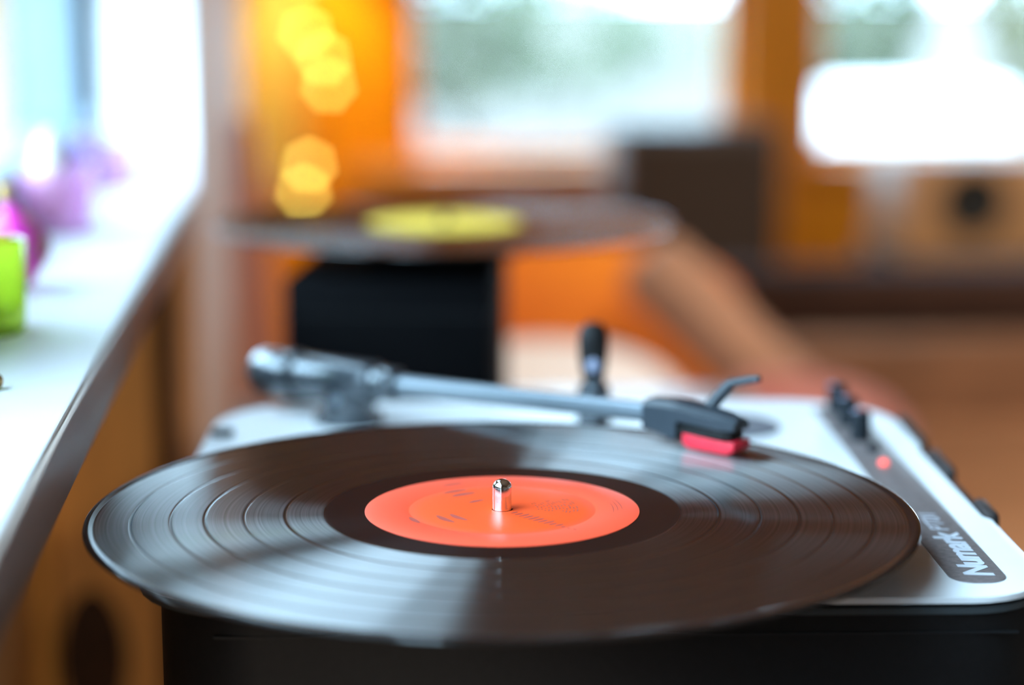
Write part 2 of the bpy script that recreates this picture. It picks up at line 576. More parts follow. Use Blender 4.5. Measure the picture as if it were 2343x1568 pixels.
# pilaster past the end of the sill, with its white reveal, dark batten and ochre end panel
post = struct(obj('trim_2', prism(B(), [(-0.156, 0.834), (-0.156, 1.95), (-0.27, 1.95), (-0.27, 0.965), (-0.236, 0.945)], 0, 2.35, 0.002), M['post_wood']))
obj('end_panel', box(B(), -0.27, -0.190, 0.828, 0.834, 0, 0.867), M['panel_wood'], post)
obj('dark_batten', box(B(), -0.190, -0.1745, 0.826, 0.834, 0, 0.867, 0.002), M['dark_wood'], post)
obj('tan_batten', box(B(), -0.1745, -0.157, 0.824, 0.834, 0, 0.867, 0.002), M['tan_wood'], post)
obj('white_reveal', prism(B(), [(-0.1562, 0.830), (-0.1565, 0.8345), (-0.2362, 0.9465), (-0.2385, 0.942)], 0.895, 2.12), M['white_sill'], post)


def window(idx, axis, a0, a1, z0, z1, c, bars, paint, th=0.04, fw=0.055):
    """A window in the plane axis = c: frame, glazing bars and one pane for each opening."""
    def put(bm, u0, u1, v0, v1, w0, w1, bev=0.003):
        if axis == 'x':
            box(bm, w0, w1, u0, u1, v0, v1, bev)
        else:
            box(bm, u0, u1, w0, w1, v0, v1, bev)
        return bm
    bm = B()
    put(bm, a0, a0 + fw, z0, z1, c - th / 2, c + th / 2)
    put(bm, a1 - fw, a1, z0, z1, c - th / 2, c + th / 2)
    put(bm, a0 + fw, a1 - fw, z0, z0 + fw, c - th / 2, c + th / 2)
    put(bm, a0 + fw, a1 - fw, z1 - fw, z1, c - th / 2, c + th / 2)
    w = struct(obj('window_%d' % idx, bm, paint))
    edges = [a0 + fw] + [x for b_ in bars for x in b_] + [a1 - fw]
    for b0, b1 in bars:
        obj('mullion', put(B(), b0, b1, z0 + fw, z1 - fw, c - th / 2, c + th / 2), paint, w)
    for k in range(0, len(edges), 2):
        obj('pane', put(B(), edges[k], edges[k + 1], z0 + fw, z1 - fw, c - 0.002, c + 0.002, 0), M['glass'], w, smooth=False)
    return w


window(1, 'x', -0.95, 0.12, 0.895, 2.22, -0.275, [(-0.43, -0.40)], M['frame_paint'], th=0.05, fw=0.05)  # left window split into three openings, gaps placed to shape the light
window(5, 'x', 0.17, 0.90, 1.25, 2.22, -0.275, [], M['frame_paint'], th=0.05, fw=0.035)  # unseen upper opening added to light the deck and tonearm
window(4, 'x', 0.17, 0.955, 0.895, 1.145, -0.275, [], M['frame_paint'], th=0.05, fw=0.04)
window(2, 'y', 0.142, 0.900, WZ0, WZ1, 3.99, [], M['orange_wood'], fw=0.03)
window(3, 'y', 1.080, 2.300, WZ0, WZ1, 3.99, [], M['orange_wood'], fw=0.03)
struct(obj('trim_3', box(B(), 0.02, 0.93, 3.82, 3.90, 0.600, 0.640, 0.004), M['tan_wood']))
struct(obj('trim_4', box(B(), 1.05, 2.33, 3.86, 3.90, 0.600, 0.640, 0.004), M['orange_wood']))

# flat dark oval on the end panel under the sill
v = obj('dark_oval', bm := B(), M['dark_wood'])
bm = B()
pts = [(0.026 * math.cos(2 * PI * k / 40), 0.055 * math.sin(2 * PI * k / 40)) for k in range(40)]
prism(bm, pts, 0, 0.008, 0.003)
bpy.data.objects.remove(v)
v = obj('dark_oval', bm, M['dark_wood'], loc=(-0.243, 0.832, 0.53), rot=(PI / 2, 0, 0))
tag(v, 'flat dark oval on the ochre panel under the white sill', 'vent')

# ------------------------------------------------------------------ console table
t = thing('console_table', 'narrow reddish-brown wooden console table under both record players', 'table', (0, 0, 0))
obj('table_top', box(B(), -0.122, 0.25, -0.22, 0.76, 0.722, 0.75, 0.004), M['table_wood'], t)
for x in (-0.11, 0.205):
    for y in (-0.2, 0.71):
        obj('leg', box(B(), x, x + 0.035, y, y + 0.035, 0, 0.722, 0.003), M['table_wood'], t)
obj('apron', box(B(), -0.075, 0.205, 0.718, 0.736, 0.64, 0.722), M['table_wood'], t)

# ------------------------------------------------------------------ near record player
TH = math.radians(4.183)
ZB = 0.75
K = 0.11          # plane of the record above the table


def zz(v):
    return v + K


tt = thing('record_player', 'portable record player with white deck and black body nearest the camera', 'record player', (0, 0, ZB), -TH)
X0, X1, Y0, Y1 = -0.133, 0.1935, -0.0535, 0.281
body_outline = round_rect(X0 + 0.010, X1 - 0.001, Y0 + 0.003, Y1 - 0.003, (0.038, 0.03, 0.05, 0.05))
bm = B()
prism(bm, body_outline, 0.006, zz(-0.0235), 0.002)
body = obj('body', bm, M['black_plastic'], tt)
for x in (-0.09, 0.15):
    for y in (-0.02, 0.235):
        obj('foot', lathe(B(), [(0, 0), (0.011, 0), (0.012, 0.007), (0, 0.007)], 24, (x, y, 0)), M['rubber'], body)
obj('seam_line', box(B(), -0.10, 0.178, Y0 + 0.0022, Y0 + 0.004, 0.0782, 0.0788), M['black_deep'], body)
# handle recess low on the side that faces the camera
out = round_rect(-0.06, 0.140, 0.012, 0.058, 0.012)
bm = B()
lo = [bm.verts.new((x, Y0 + 0.0022, z)) for x, z in out]
hi = [bm.verts.new((x * 0.985 + 0.0006, Y0 + 0.0044, z * 0.97 + 0.001)) for x, z in out]
for k in range(len(out)):
    k2 = (k + 1) % len(out)
    bm.faces.new((lo[k], lo[k2], hi[k2], hi[k]))
bm.faces.new(hi)
obj('recess', bm, M['black_deep'], body)
obj('rim_band', prism(B(), round_rect(X0 + 0.0015, X1 - 0.001, Y0 + 0.0012, Y1 - 0.001, (0.046, 0.032, 0.052, 0.052)), zz(-0.0245), zz(-0.0222), 0.0008), M['rim_grey'], tt)
obj('gasket', prism(B(), round_rect(X0 + 0.003, X1 - 0.003, Y0 + 0.003, Y1 - 0.003, (0.044, 0.03, 0.05, 0.05)), zz(-0.0222), zz(-0.0203)), M['black_deep'], tt)
# white deck with the shallow cut-out for the handle along its right edge
base = round_rect(X0, X1, Y0, Y1, (0.047, 0.033, 0.052, 0.052))
pts = []
for k, p in enumerate(base):
    pts.append(p)
    if k == 17:      # after the near right corner: step in and out again
        pts += [(X1, 0.0480), (X1 - 0.0035, 0.0525), (X1 - 0.0035, 0.170), (X1, 0.1745)]
deck = obj('deck_plate', prism(B(), pts, zz(-0.0203), zz(-0.018), 0.0006), M['deck_white'], tt)
obj('corner_switch', box(B(), -0.1315, -0.121, 0.2025, 0.2085, zz(-0.018), zz(-0.0150), 0.001), M['black_plastic'], deck)
# platter and spindle
obj('platter', lathe(B(), [(0, -0.0165), (0.098, -0.0165), (0.100, -0.0150), (0.100, -0.0050), (0.0985, -0.0035), (0, -0.0035)], 96, (0, 0, K)), M['black_plastic'], tt)
obj('slip_mat', lathe(B(), [(0.0036, -0.0035), (0.0955, -0.0035), (0.096, -0.0030), (0.0955, -0.0022), (0.0036, -0.0022)], 96, (0, 0, K)), M['rubber'], tt)
r = 0.00353
prof = [(0, -0.003), (r, -0.003), (r, 0.0085)] + [(r * math.cos(a), 0.0085 + 0.0030 * math.sin(a)) for a in [PI / 2 * k / 8 for k in range(1, 8)]] + [(0, 0.0115)]
obj('spindle', lathe(B(), prof, 40, (0, 0, K)), M['chrome'], tt)

# control strip along the right edge with its lettering, knobs, button and light
strip = obj('control_strip', prism(B(), round_rect(0.1580, 0.1785, -0.0375, 0.262, (0.009, 0.009, 0.006, 0.006)), zz(-0.018), zz(-0.0176), 0.0001), M['strip'], tt)


def words_on_strip(text, size, m, x, y0, y1, shear=0.0, bold=0.0):
    cu = bpy.data.curves.new('text', 'FONT')
    cu.body = text
    cu.size = size
    cu.shear = shear
    cu.offset = bold
    cu.extrude = 0.00008
    cu.space_character = 0.92
    o = bpy.data.objects.new('text', cu)
    COL.objects.link(o)
    dg = bpy.context.evaluated_depsgraph_get()
    me = bpy.data.meshes.new_from_object(o.evaluated_get(dg))
    bpy.data.objects.remove(o)
    xs = [q.co.x for q in me.vertices]
    sx = (y1 - y0) / (max(xs) - min(xs))
    mn = min(xs)
    for q in me.vertices:       # the words read away from the camera, their feet to the right
        u, w_ = (q.co.x - mn) * sx, q.co.y
        q.co = Vector((x - w_, y0 + u, zz(-0.01752) + q.co.z))
    me.materials.append(m)
    ob = bpy.data.objects.new('lettering', me)
    COL.objects.link(ob)
    ob.parent = strip
    return ob


words_on_strip('Numark', 0.0142, M['letter'], 0.1742, -0.0295, 0.0285, 0.12, 0.0005)
words_on_strip('PT01', 0.0100, M['letter_dim'], 0.1725, 0.0315, 0.0560, 0.1)
for y in (0.188, 0.219, 0.2487):
    rk = 0.0047
    kb = obj('knob', lathe(B(), [(0, -0.0176), (rk * 1.02, -0.0176), (rk * 1.02, -0.0168), (rk, -0.0166), (rk * 0.95, -0.0052), (rk * 0.86, -0.0043), (0, -0.0041)], 32, (0.1680, y, K)), M['knob'], tt)
    obj('pointer_cap', box(B(), 0.1680 - 0.0040, 0.1680 - 0.0004, y - 0.0012, y + 0.0012, zz(-0.0062), zz(-0.0036), 0.0006), M['knob_cap'], kb)
obj('push_button', lathe(B(), [(0, -0.0178), (0.0026, -0.0178), (0.0025, -0.0150), (0.0018, -0.0142), (0, -0.0142)], 24, (0.1696, 0.1654, K)), M['knob'], tt)
obj('power_light', lathe(B(), [(0, -0.0178), (0.0021, -0.0178), (0.0021, -0.0165)] + [(0.0021 * math.cos(a), -0.0165 + 0.0016 * math.sin(a)) for a in (0.4, 0.8, 1.2)] + [(0, -0.0149)], 24, (0.1689, 0.1387, K)), M['led'], tt)
# rubber well for the large-hole adapter
obj('adapter_disc', lathe(B(), [(0, -0.0181), (0.0250, -0.0181), (0.0250, -0.0172), (0.0235, -0.0165), (0.021, -0.0168), (0.0060, -0.0172), (0.0058, -0.0160), (0, -0.0160)], 48, (0.1105, 0.2185, K)), M['adapter'], tt)
# carrying handle and latches along the right side
h = obj('carry_handle', box(B(), X1 - 0.0030, X1 + 0.0035, 0.056, 0.246, zz(-0.040), zz(-0.0200), 0.0025), M['handle'], tt)
obj('latch', box(B(), X1 + 0.0005, X1 + 0.0060, 0.185, 0.238, zz(-0.038), zz(-0.0165), 0.003), M['handle'], h)
obj('latch', box(B(), X1 + 0.0005, X1 + 0.0055, 0.128, 0.168, zz(-0.038), zz(-0.0165), 0.003), M['handle'], h)
obj('latch', box(B(), X1 - 0.0010, X1 + 0.0045, 0.052, 0.078, zz(-0.038), zz(-0.0165), 0.0025), M['handle'], h)
obj('side_rail', box(B(), X1 - 0.001, X1 + 0.0030, -0.040, 0.050, zz(-0.034), zz(-0.0205), 0.0015), M['handle'], tt)

# tonearm: pillar on the deck, counterweight, bearing housing, tube, headshell, stylus
A = Vector((-0.0700, 0.2365, zz(0.0020)))
Bp = Vector((0.0948, 0.0880, zz(0.0135)))
axis = (Bp - A).normalized()
arm = obj('tonearm', lathe(B(), [(0, -0.0182), (0.0165, -0.0182), (0.0170, -0.0170), (0.0165, -0.0150), (0.0128, -0.0145), (0.0125, 0.0005), (0, 0.0005)], 40, (A.x + 0.001, A.y - 0.001, K)), M['gloss_black'], tt)
obj('bearing_screw', spin_along(B(), (A.x - 0.0045, A.y - 0.0128, zz(-0.0050)), (-0.2, -1, 0), [(0, 0), (0, 0.0030), (0.0010, 0.0028), (0.0013, 0)], 20), M['arm_grey'], arm)
obj('counterweight', spin_along(B(), A - axis * 0.0610, axis, [(0, 0), (0, 0.0080), (0.0015, 0.0105), (0.0050, 0.0118), (0.0280, 0.0118), (0.0295, 0.0112), (0.0300, 0.0085), (0.0330, 0.0085)], 48), M['gloss_black'], arm)
obj('spacer_ring', spin_along(B(), A - axis * 0.0312, axis, [(0, 0), (0, 0.0098), (0.0024, 0.0098), (0.0024, 0)], 40), M['black_deep'], arm)
obj('spacer_ring', spin_along(B(), A + axis * 0.0180, axis, [(0, 0), (0, 0.0086), (0.0018, 0.0086), (0.0018, 0)], 40), M['black_deep'], arm)
obj('spacer_ring', spin_along(B(), A + axis * 0.0335, axis, [(0, 0), (0, 0.0064), (0.0016, 0.0064), (0.0016, 0)], 40), M['black_deep'], arm)
obj('bearing_housing', spin_along(B(), A - axis * 0.0290, axis, [(0, 0), (0, 0.0095), (0.0012, 0.0105), (0.0480, 0.0100), (0.0492, 0.0090), (0.0492, 0)], 48), M['gloss_black'], arm)
obj('arm_collar', spin_along(B(), A + axis * 0.0192, axis, [(0, 0), (0, 0.0076), (0.0010, 0.0082), (0.0145, 0.0080), (0.0155, 0.0072), (0.0155, 0.0048), (0.017, 0.0046)], 40), M['gloss_black'], arm)
obj('arm_tube', spin_along(B(), A + axis * 0.0345, axis, [(0, 0), (0, 0.0048), (0.002, 0.0049), (0.150, 0.0042), (0.1512, 0)], 32), M['arm_grey'], arm)
# headshell: a wedge with a sloping top, wide at the collar and thin at its tip
S = axis.cross(Vector((0, 0, 1))).normalized()      # towards the camera
H0 = Vector((0.0650, 0.1148, 0))


def hp(t_, s_, z_):
    p = H0 + Vector((axis.x, axis.y, 0)).normalized() * t_ + S * s_
    return Vector((p.x, p.y, zz(z_)))


bm = B()
sec = [(0.000, 0.0068, 0.0065, 0.0180), (0.012, 0.0078, 0.0045, 0.0186), (0.018, 0.0080, 0.0035, 0.0185), (0.0185, 0.0080, 0.0115, 0.0184), (0.038, 0.0072, 0.0105, 0.0165), (0.0455, 0.0055, 0.0105, 0.0150)]
rings = []
for t_, hw, zlo, zhi in sec:
    mid = (zlo + zhi) / 2
    rings.append([bm.verts.new(hp(t_, s_, z_)) for s_, z_ in ((hw, zlo), (hw, zhi - 0.0022), (hw - 0.0028, zhi), (-hw + 0.0028, zhi), (-hw, zhi - 0.0022), (-hw, zlo))])
for a_, b_ in zip(rings[:-1], rings[1:]):
    for k in range(6):
        bm.faces.new((a_[k], a_[(k + 1) % 6], b_[(k + 1) % 6], b_[k]))
bm.faces.new(rings[0])
bm.faces.new(list(reversed(rings[-1])))
obj('headshell', bm, M['arm_matte'], arm, auto=30)


def wedge(name, secs, m):
    bm = B()
    rings = []
    for t_, hw, zlo, zhi in secs:
        rings.append([bm.verts.new(hp(t_, s_, z_)) for s_, z_ in ((hw, zlo), (hw, zhi), (-hw, zhi), (-hw, zlo))])
    for a_, b_ in zip(rings[:-1], rings[1:]):
        for k in range(4):
            bm.faces.new((a_[k], a_[(k + 1) % 4], b_[(k + 1) % 4], b_[k]))
    bm.faces.new(rings[0])
    bm.faces.new(list(reversed(rings[-1])))
    bmesh.ops.bevel(bm, geom=list(bm.edges), offset=0.0004, segments=2, profile=0.5, affect='EDGES')
    return obj(name, bm, m, arm, auto=30)


wedge('cartridge', [(0.013, 0.0065, 0.0022, 0.0090), (0.022, 0.0068, 0.0052, 0.0095), (0.040, 0.0062, 0.0058, 0.0100), (0.0435, 0.0045, 0.0060, 0.0092)], M['black_plastic'])
wedge('stylus_holder', [(0.0210, 0.0070, 0.0026, 0.0068), (0.0240, 0.0072, 0.0008, 0.0066), (0.0430, 0.0066, 0.0006, 0.0056), (0.0460, 0.0060, 0.0022, 0.0060)], M['red_cart'])
obj('needle', spin_along(B(), hp(0.036, 0, 0.0016), Vector((0, 0, -1)), [(0, 0.0004), (0.0010, 0.0002), (0.0014, 0)], 10), M['chrome'], arm)
bm = B()
path_tube(bm, [hp(0.0255, -0.006, 0.0160), hp(0.0275, -0.0085, 0.0200), hp(0.0320, -0.0105, 0.0255), hp(0.0335, -0.0110, 0.0268), hp(0.0420, -0.0125, 0.0290), hp(0.0455, -0.0128, 0.0297)], [0.0030, 0.0030, 0.0027, 0.0018, 0.0017, 0.0014], 12)
obj('finger_lift', bm, M['arm_matte'], arm)
# arm rest: clip post with a rounded lever on top
bm = B()
lathe(bm, [(0, -0.0182), (0.0085, -0.0182), (0.0085, -0.0165), (0.0078, -0.0155), (0.0076, -0.001), (0.0070, 0.0012), (0.0052, 0.0020), (0.0052, 0.0062), (0, 0.0062)], 32, (0.0478, 0.2266, K))
rest = obj('arm_rest', bm, M['gloss_black'], tt)
bm = B()
path_tube(bm, [(0.0476, 0.2266, zz(0.0040)), (0.0476, 0.2266, zz(0.0085)), (0.0474, 0.2266, zz(0.0150)), (0.0474, 0.2266, zz(0.0240)), (0.0474, 0.2266, zz(0.0280)), (0.0474, 0.2266, zz(0.0302)), (0.0474, 0.2266, zz(0.0313))],
          [0.0050, 0.0062, 0.0070, 0.0072, 0.0064, 0.0045, 0.0015], 24)
obj('clip_lever', bm, M['black_plastic'], rest)
obj('clip_screw', spin_along(B(), (0.0470, 0.2210, zz(0.0115)), (-0.1, -1, 0.25), [(0, 0), (0, 0.0032), (0.0026, 0.0026), (0.0034, 0)], 20), M['knob_cap'], rest)


# ------------------------------------------------------------------ records
def record(name, label, loc, vin, lab, gaps, group=None):
    prof = [(0.0038, -0.0020), (0.1485, -0.0020), (0.1500, -0.0016), (0.1507, -0.0008), (0.1505, -0.0001), (0.1496, 0.0004), (0.1484, 0.0004), (0.1472, 0.0000), (0.1469, 0.0000)]
    for g in reversed(gaps):
        prof += [(g + 0.0009, 0.0), (g + 0.0007, 0.0), (g + 0.0005, -0.00004), (g - 0.0005, -0.00004), (g - 0.0007, 0.0), (g - 0.0009, 0.0)]
    prof += [(0.0658, 0.0), (0.0656, 0.0), (0.0650, -0.00012), (0.0648, -0.00012), (0.0515, -0.00012), (0.0038, -0.00012)]
    bm = lathe(B(), prof, 192)
    o = obj(name, bm, vin, loc=loc)
    tag(o, label, 'record', group)
    bm = B()
    lathe(bm, [(0.0038, -0.00012), (0.0500, -0.00012), (0.0502, 0.00005), (0.0499, 0.00016), (0.0345, 0.00016), (0.0342, 0.00006), (0.0338, 0.00016), (0.0045, 0.00016), (0.0038, 0.0001)], 128)
    l_ = obj('paper_label', bm, lab, o)
    return o, l_


rec, lab = record('vinyl_record', 'black record with an orange label on the nearest record player', (0, 0, 0.86), M['vinyl'], M['orange_label'], (0.0791, 0.0938, 0.1078, 0.1200, 0.1340))


def arc_mark(bm, r0, r1, a0, a1, n=10, taper=0.7):
    """One printed stroke that follows the label's circle, thinner towards its ends."""
    zt = 0.00020
    ins, outs = [], []
    for k in range(n + 1):
        f = k / n
        a = math.radians(a0 + (a1 - a0) * f)
        sh = 1 - taper * abs(2 * f - 1) ** 2
        mid, hw = (r0 + r1) / 2, (r1 - r0) / 2 * sh
        ins.append(bm.verts.new(((mid - hw) * math.cos(a), (mid - hw) * math.sin(a), zt)))
        outs.append(bm.verts.new(((mid + hw) * math.cos(a), (mid + hw) * math.sin(a), zt)))
    for k in range(n):
        bm.faces.new((ins[k], outs[k], outs[k + 1], ins[k + 1]))


bm = B()
for r0, w_, a0, a1 in ((0.0415, 0.0020, 106, 118), (0.0318, 0.0026, 110, 128), (0.0262, 0.0030, 108, 130), (0.0150, 0.0022, 112, 138)):
    arc_mark(bm, r0 - w_ / 2, r0 + w_ / 2, a0, a1)
for r0, w_, a0, a1 in ((0.0252, 0.0026, 196, 222), (0.0200, 0.0026, 196, 226), (0.0352, 0.0022, 194, 208)):
    arc_mark(bm, r0 - w_ / 2, r0 + w_ / 2, a0, a1)
pr = obj('printed_title', bm, M['print'], lab, smooth=False)
bm = B()
for k in range(13):
    r0 = 0.0062 + 0.0026 * k
    arc_mark(bm, r0, r0 + 0.0015, 292 + 1.2 * k, 316 - 0.9 * k + 6 * random.random())
for k in range(12):
    r0 = 0.0130 + 0.0013 * k
    s = random.uniform(-8, 8)
    for a in range(4):
        b0 = -14 + s + a * 11 + random.uniform(-2, 2)
        arc_mark(bm, r0, r0 + 0.0006, b0, b0 + random.uniform(4, 9), 4)
for k in range(3):
    arc_mark(bm, 0.0405 + 0.0016 * k, 0.0409 + 0.0016 * k, -12 + 3 * k, 8 + 3 * k, 8)
obj('printed_lines', bm, M['print_soft'], lab, smooth=False)['kind'] = 'stuff'

# ------------------------------------------------------------------ far record player: small black box carrying a record
t2 = thing('small_record_player', 'small black box-shaped record player behind the white deck', 'record player', (-0.012, 0.575, 0.75), math.radians(-9))
cab = obj('cabinet', box(B(), -0.063, 0.063, -0.075, 0.085, 0.006, 0.122, 0.003), M['black_matte'], t2)
for x in (-0.05, 0.05):
    for y in (-0.06, 0.07):
        obj('foot', lathe(B(), [(0, 0), (0.008, 0), (0.009, 0.006), (0, 0.006)], 16, (x, y, 0)), M['rubber'], t2)
obj('lid_seam', box(B(), -0.0635, 0.0635, -0.0755, 0.0855, 0.100, 0.1012), M['black_deep'], cab)
c2 = Vector((0.0235, 0.048))
obj('platter', lathe(B(), [(0, 0.122), (0.05, 0.122), (0.051, 0.124), (0.051, 0.138), (0.05, 0.1398), (0, 0.1398)], 64, (c2.x, c2.y, 0)), M['rubber'], t2)
obj('spindle', lathe(B(), [(0, 0.1395), (0.0035, 0.1395), (0.0035, 0.1450), (0.0022, 0.1468), (0, 0.1472)], 24, (c2.x, c2.y, 0)), M['rubber'], t2)
a9 = math.radians(-9)
wx = -0.012 + c2.x * math.cos(a9) - c2.y * math.sin(a9)
wy = 0.575 + c2.x * math.sin(a9) + c2.y * math.cos(a9)
record('vinyl_record', 'black record with a yellow label on the small black player behind', (wx, wy, 0.892), M['vinyl_far'], M['yellow_label'], (0.082, 0.099, 0.116, 0.131))

# ------------------------------------------------------------------ things on the sill
SZ = 0.895


def cup(name, label, cat, loc, rr, h, m, wax):
    o = thing(name, label, cat, loc)
    prof = [(0, 0), (rr * 0.90, 0), (rr * 0.97, 0.002), (rr, 0.008), (rr * 1.03, h - 0.001), (rr * 1.01, h), (rr * 0.93, h - 0.0006), (rr * 0.90, 0.010), (rr * 0.80, 0.007), (0, 0.006)]
    obj('glass_bowl', lathe(B(), prof, 48), m, o)
    tn = obj('tealight', lathe(B(), [(0, 0.0072), (0.0150, 0.0072), (0.0152, 0.020), (0.0146, 0.020), (0.0146, 0.0185), (0, 0.0182)], 32), wax, o)
    obj('wick', lathe(B(), [(0, 0.0182), (0.0006, 0.0182), (0.0005, 0.0235), (0, 0.0240)], 8), M['cable'], tn)
    return o


cup('candle_glass', 'round green glass tealight cup at the left edge of the sill', 'candle holder', (-0.2220, 0.200, SZ), 0.0262, 0.0415, M['green_glass'], M['wax_orange'])


def square_holder(name, label, loc, w, h, m, rz):
    o = thing(name, label, 'candle holder', loc, rz)
    bm = B()
    prism(bm, round_rect(-w / 2, w / 2, -w / 2, w / 2, w * 0.09), 0, h * 0.16)
    wl = w * 0.07
    for (x0, x1, y0, y1) in ((-w / 2, w / 2, -w / 2, -w / 2 + wl), (-w / 2, w / 2, w / 2 - wl, w / 2), (-w / 2, -w / 2 + wl, -w / 2 + wl, w / 2 - wl), (w / 2 - wl, w / 2, -w / 2 + wl, w / 2 - wl)):
        box(bm, x0, x1, y0, y1, h * 0.16, h, 0.0006)
    obj('glass_block', bm, m, o, auto=25)
    return o


p1 = square_holder('candle_glass', 'square pink glass candle holder nearer the green cup', (-0.2250, 0.5705, SZ), 0.0410, 0.0405, M['pink_glass'], 0)
p2 = square_holder('candle_glass', 'square lilac-pink glass candle holder farther along the sill', (-0.2240, 0.8440, SZ), 0.0460, 0.0340, M['lilac_glass'], 0)


def bauble(name, label, loc, rr, hh, m, capm, tilt, extra=True):
    o = thing(name, label, 'ornament', loc)
    n = 24
    prof = [(0, 0)]
    for k in range(1, n):
        f = k / n
        prof.append((rr * (math.sin(PI * f ** 0.75)) ** 0.9 * (0.55 + 0.45 * math.sin(PI * f)) + 0.0004, hh * f))
    prof.append((0, hh))
    R = Matrix.Rotation(tilt, 4, 'Y')
    bm = lathe(B(), prof, 40)
    bm.transform(R)
    body_ = obj('bulb', bm, m, o)
    bm = lathe(B(), [(0, hh - 0.002), (0.0042, hh - 0.002), (0.0040, hh + 0.0050), (0.0030, hh + 0.0062), (0, hh + 0.0065)], 24)
    bm.transform(R)
    obj('cap', bm, capm, o)
    bm = B()
    pts_ = [(0.0028 * math.cos(a), 0, hh + 0.0085 + 0.0028 * math.sin(a)) for a in [2 * PI * k / 16 for k in range(17)]]
    path_tube(bm, pts_, 0.0005, 6)
    bm.transform(R)
    obj('hanging_ring', bm, capm, o)
    if extra:
        bm = B()
        for k in range(70):
            f = random.uniform(0.25, 0.8)
            a = random.uniform(-0.9, 0.5)
            i = int(f * n)
            q = Vector((prof[i][0] * math.cos(a), prof[i][0] * math.sin(a), prof[i][1]))
            mm = Matrix.Translation(q)
            bmesh.ops.create_icosphere(bm, subdivisions=1, radius=random.uniform(0.0006, 0.0013), matrix=mm)
        bm.transform(R)
        gg = obj('gold_beads', bm, M['gold'], body_)
        gg['kind'] = 'stuff'
    return o


bauble('bauble', 'magenta drop-shaped bauble with gold glitter behind the green cup', (-0.2140, 0.330, SZ), 0.0158, 0.0480, M['magenta'], M['gold'], math.radians(-9))
bauble('bauble', 'violet bauble standing inside the farther lilac-pink candle holder', (-0.2310, 0.8440, SZ + 0.0056), 0.0140, 0.0460, M['violet'], M['teal_cap'], math.radians(-2), False)
o = thing('candle', 'cream pointed candle standing inside the nearer pink glass holder', 'candle', (-0.2300, 0.5705, SZ + 0.0066))
obj('wax_body', lathe(B(), [(0, 0), (0.0105, 0), (0.0112, 0.004), (0.0110, 0.030), (0.0090, 0.044), (0.0050, 0.054), (0, 0.058)], 32), M['cream'], o)
obj('wick', lathe(B(), [(0, 0.0575), (0.0008, 0.0575), (0.0006, 0.064), (0, 0.0645)], 8), M['cable'], o)
bm = B()
bmesh.ops.create_uvsphere(bm, u_segments=20, v_segments=12, radius=0.0035)
o = obj('bead', bm, M['gold'], loc=(-0.1905, 0.066, SZ + 0.0034))
tag(o, 'small gold bead lying on the white sill before the green cup', 'bead')

# ------------------------------------------------------------------ string of warm lights by the back wall
st = thing('string_lights', 'string of warm yellow globe lights hanging before the orange wall', 'lights', (-0.06, 3.72, 0.0))
BL = [(-0.0748, 1.0603), (-0.0779, 0.932), (-0.0417, 0.8784), (-0.0315, 0.8198), (-0.0763, 0.6497), (-0.0886, 0.5913)]
pts = [(-0.06 + 0.06, 0, 2.35), (-0.07 + 0.06, 0, 1.6)] + [(x + 0.06, 0.018, z) for x, z in BL] + [(-0.10 + 0.06, 0.0, 0.50)]
obj('cable', path_tube(B(), pts, 0.002, 8), M['cable'], st)
for x, z in BL + [(-0.06, 1.16)]:
    bm = B()
    bmesh.ops.create_uvsphere(bm, u_segments=20, v_segments=12, radius=0.012, matrix=Matrix.Translation((x + 0.06, 0, z)))
    bb = obj('bulb', bm, M['bulb'], st)
    obj('bulb_cap', lathe(B(), [(0, 0.012), (0.006, 0.012), (0.006, 0.022), (0, 0.022)], 16, (x + 0.06, 0, z)), M['cable'], bb)

# ------------------------------------------------------------------ tall dark loudspeaker and wooden loudspeaker on a low cabinet
sp = thing('floor_speaker', 'tall dark brown floor loudspeaker standing before the orange post', 'loudspeaker', (0.625, 3.02, 0))
c_ = obj('cabinet', box(B(), -0.145, 0.145, -0.12, 0.14, 0.03, 0.785, 0.004), M['speaker_dark'], sp)
obj('grille', box(B(), -0.128, 0.128, -0.130, -0.12, 0.06, 0.765, 0.004), M['speaker_cloth'], sp)
obj('plinth', box(B(), -0.155, 0.155, -0.135, 0.15, 0, 0.03, 0.003), M['speaker_dark'], sp)

cb = thing('sideboard', 'low dark wooden sideboard under the tan loudspeaker', 'cabinet', (1.64, 3.06, 0))
obj('carcass', box(B(), -0.62, 0.62, -0.2, 0.2, 0.06, 0.545, 0.004), M['dark_wood'], cb)
for x0 in (-0.60, -0.195, 0.21):
    d_ = obj('door', box(B(), x0, x0 + 0.39, -0.215, -0.2, 0.08, 0.53, 0.003), M['dark_wood'], cb)
    obj('handle', box(B(), x0 + 0.17, x0 + 0.22, -0.226, -0.215, 0.46, 0.472, 0.003), M['tin'], d_)
for x in (-0.57, 0.53):
    for y in (-0.17, 0.13):
        obj('leg', box(B(), x, x + 0.04, y, y + 0.04, 0, 0.06), M['dark_wood'], cb)
ws = thing('wooden_speaker', 'tan wooden loudspeaker with one dark round cone under the right window', 'loudspeaker', (1.175, 2.98, 0.545))
obj('cabinet', box(B(), -0.185, 0.185, -0.10, 0.12, 0, 0.185, 0.006), M['tan_wood'], ws)
bm = spin_along(B(), (-0.055, -0.1005, 0.105), (0, -1, 0), [(0, 0.062), (0.005, 0.062), (0.0052, 0.056), (0.0018, 0.050), (0.0012, 0.020), (0.0035, 0.014), (0.0045, 0)], 48)
obj('cone', bm, M['cone'], ws)

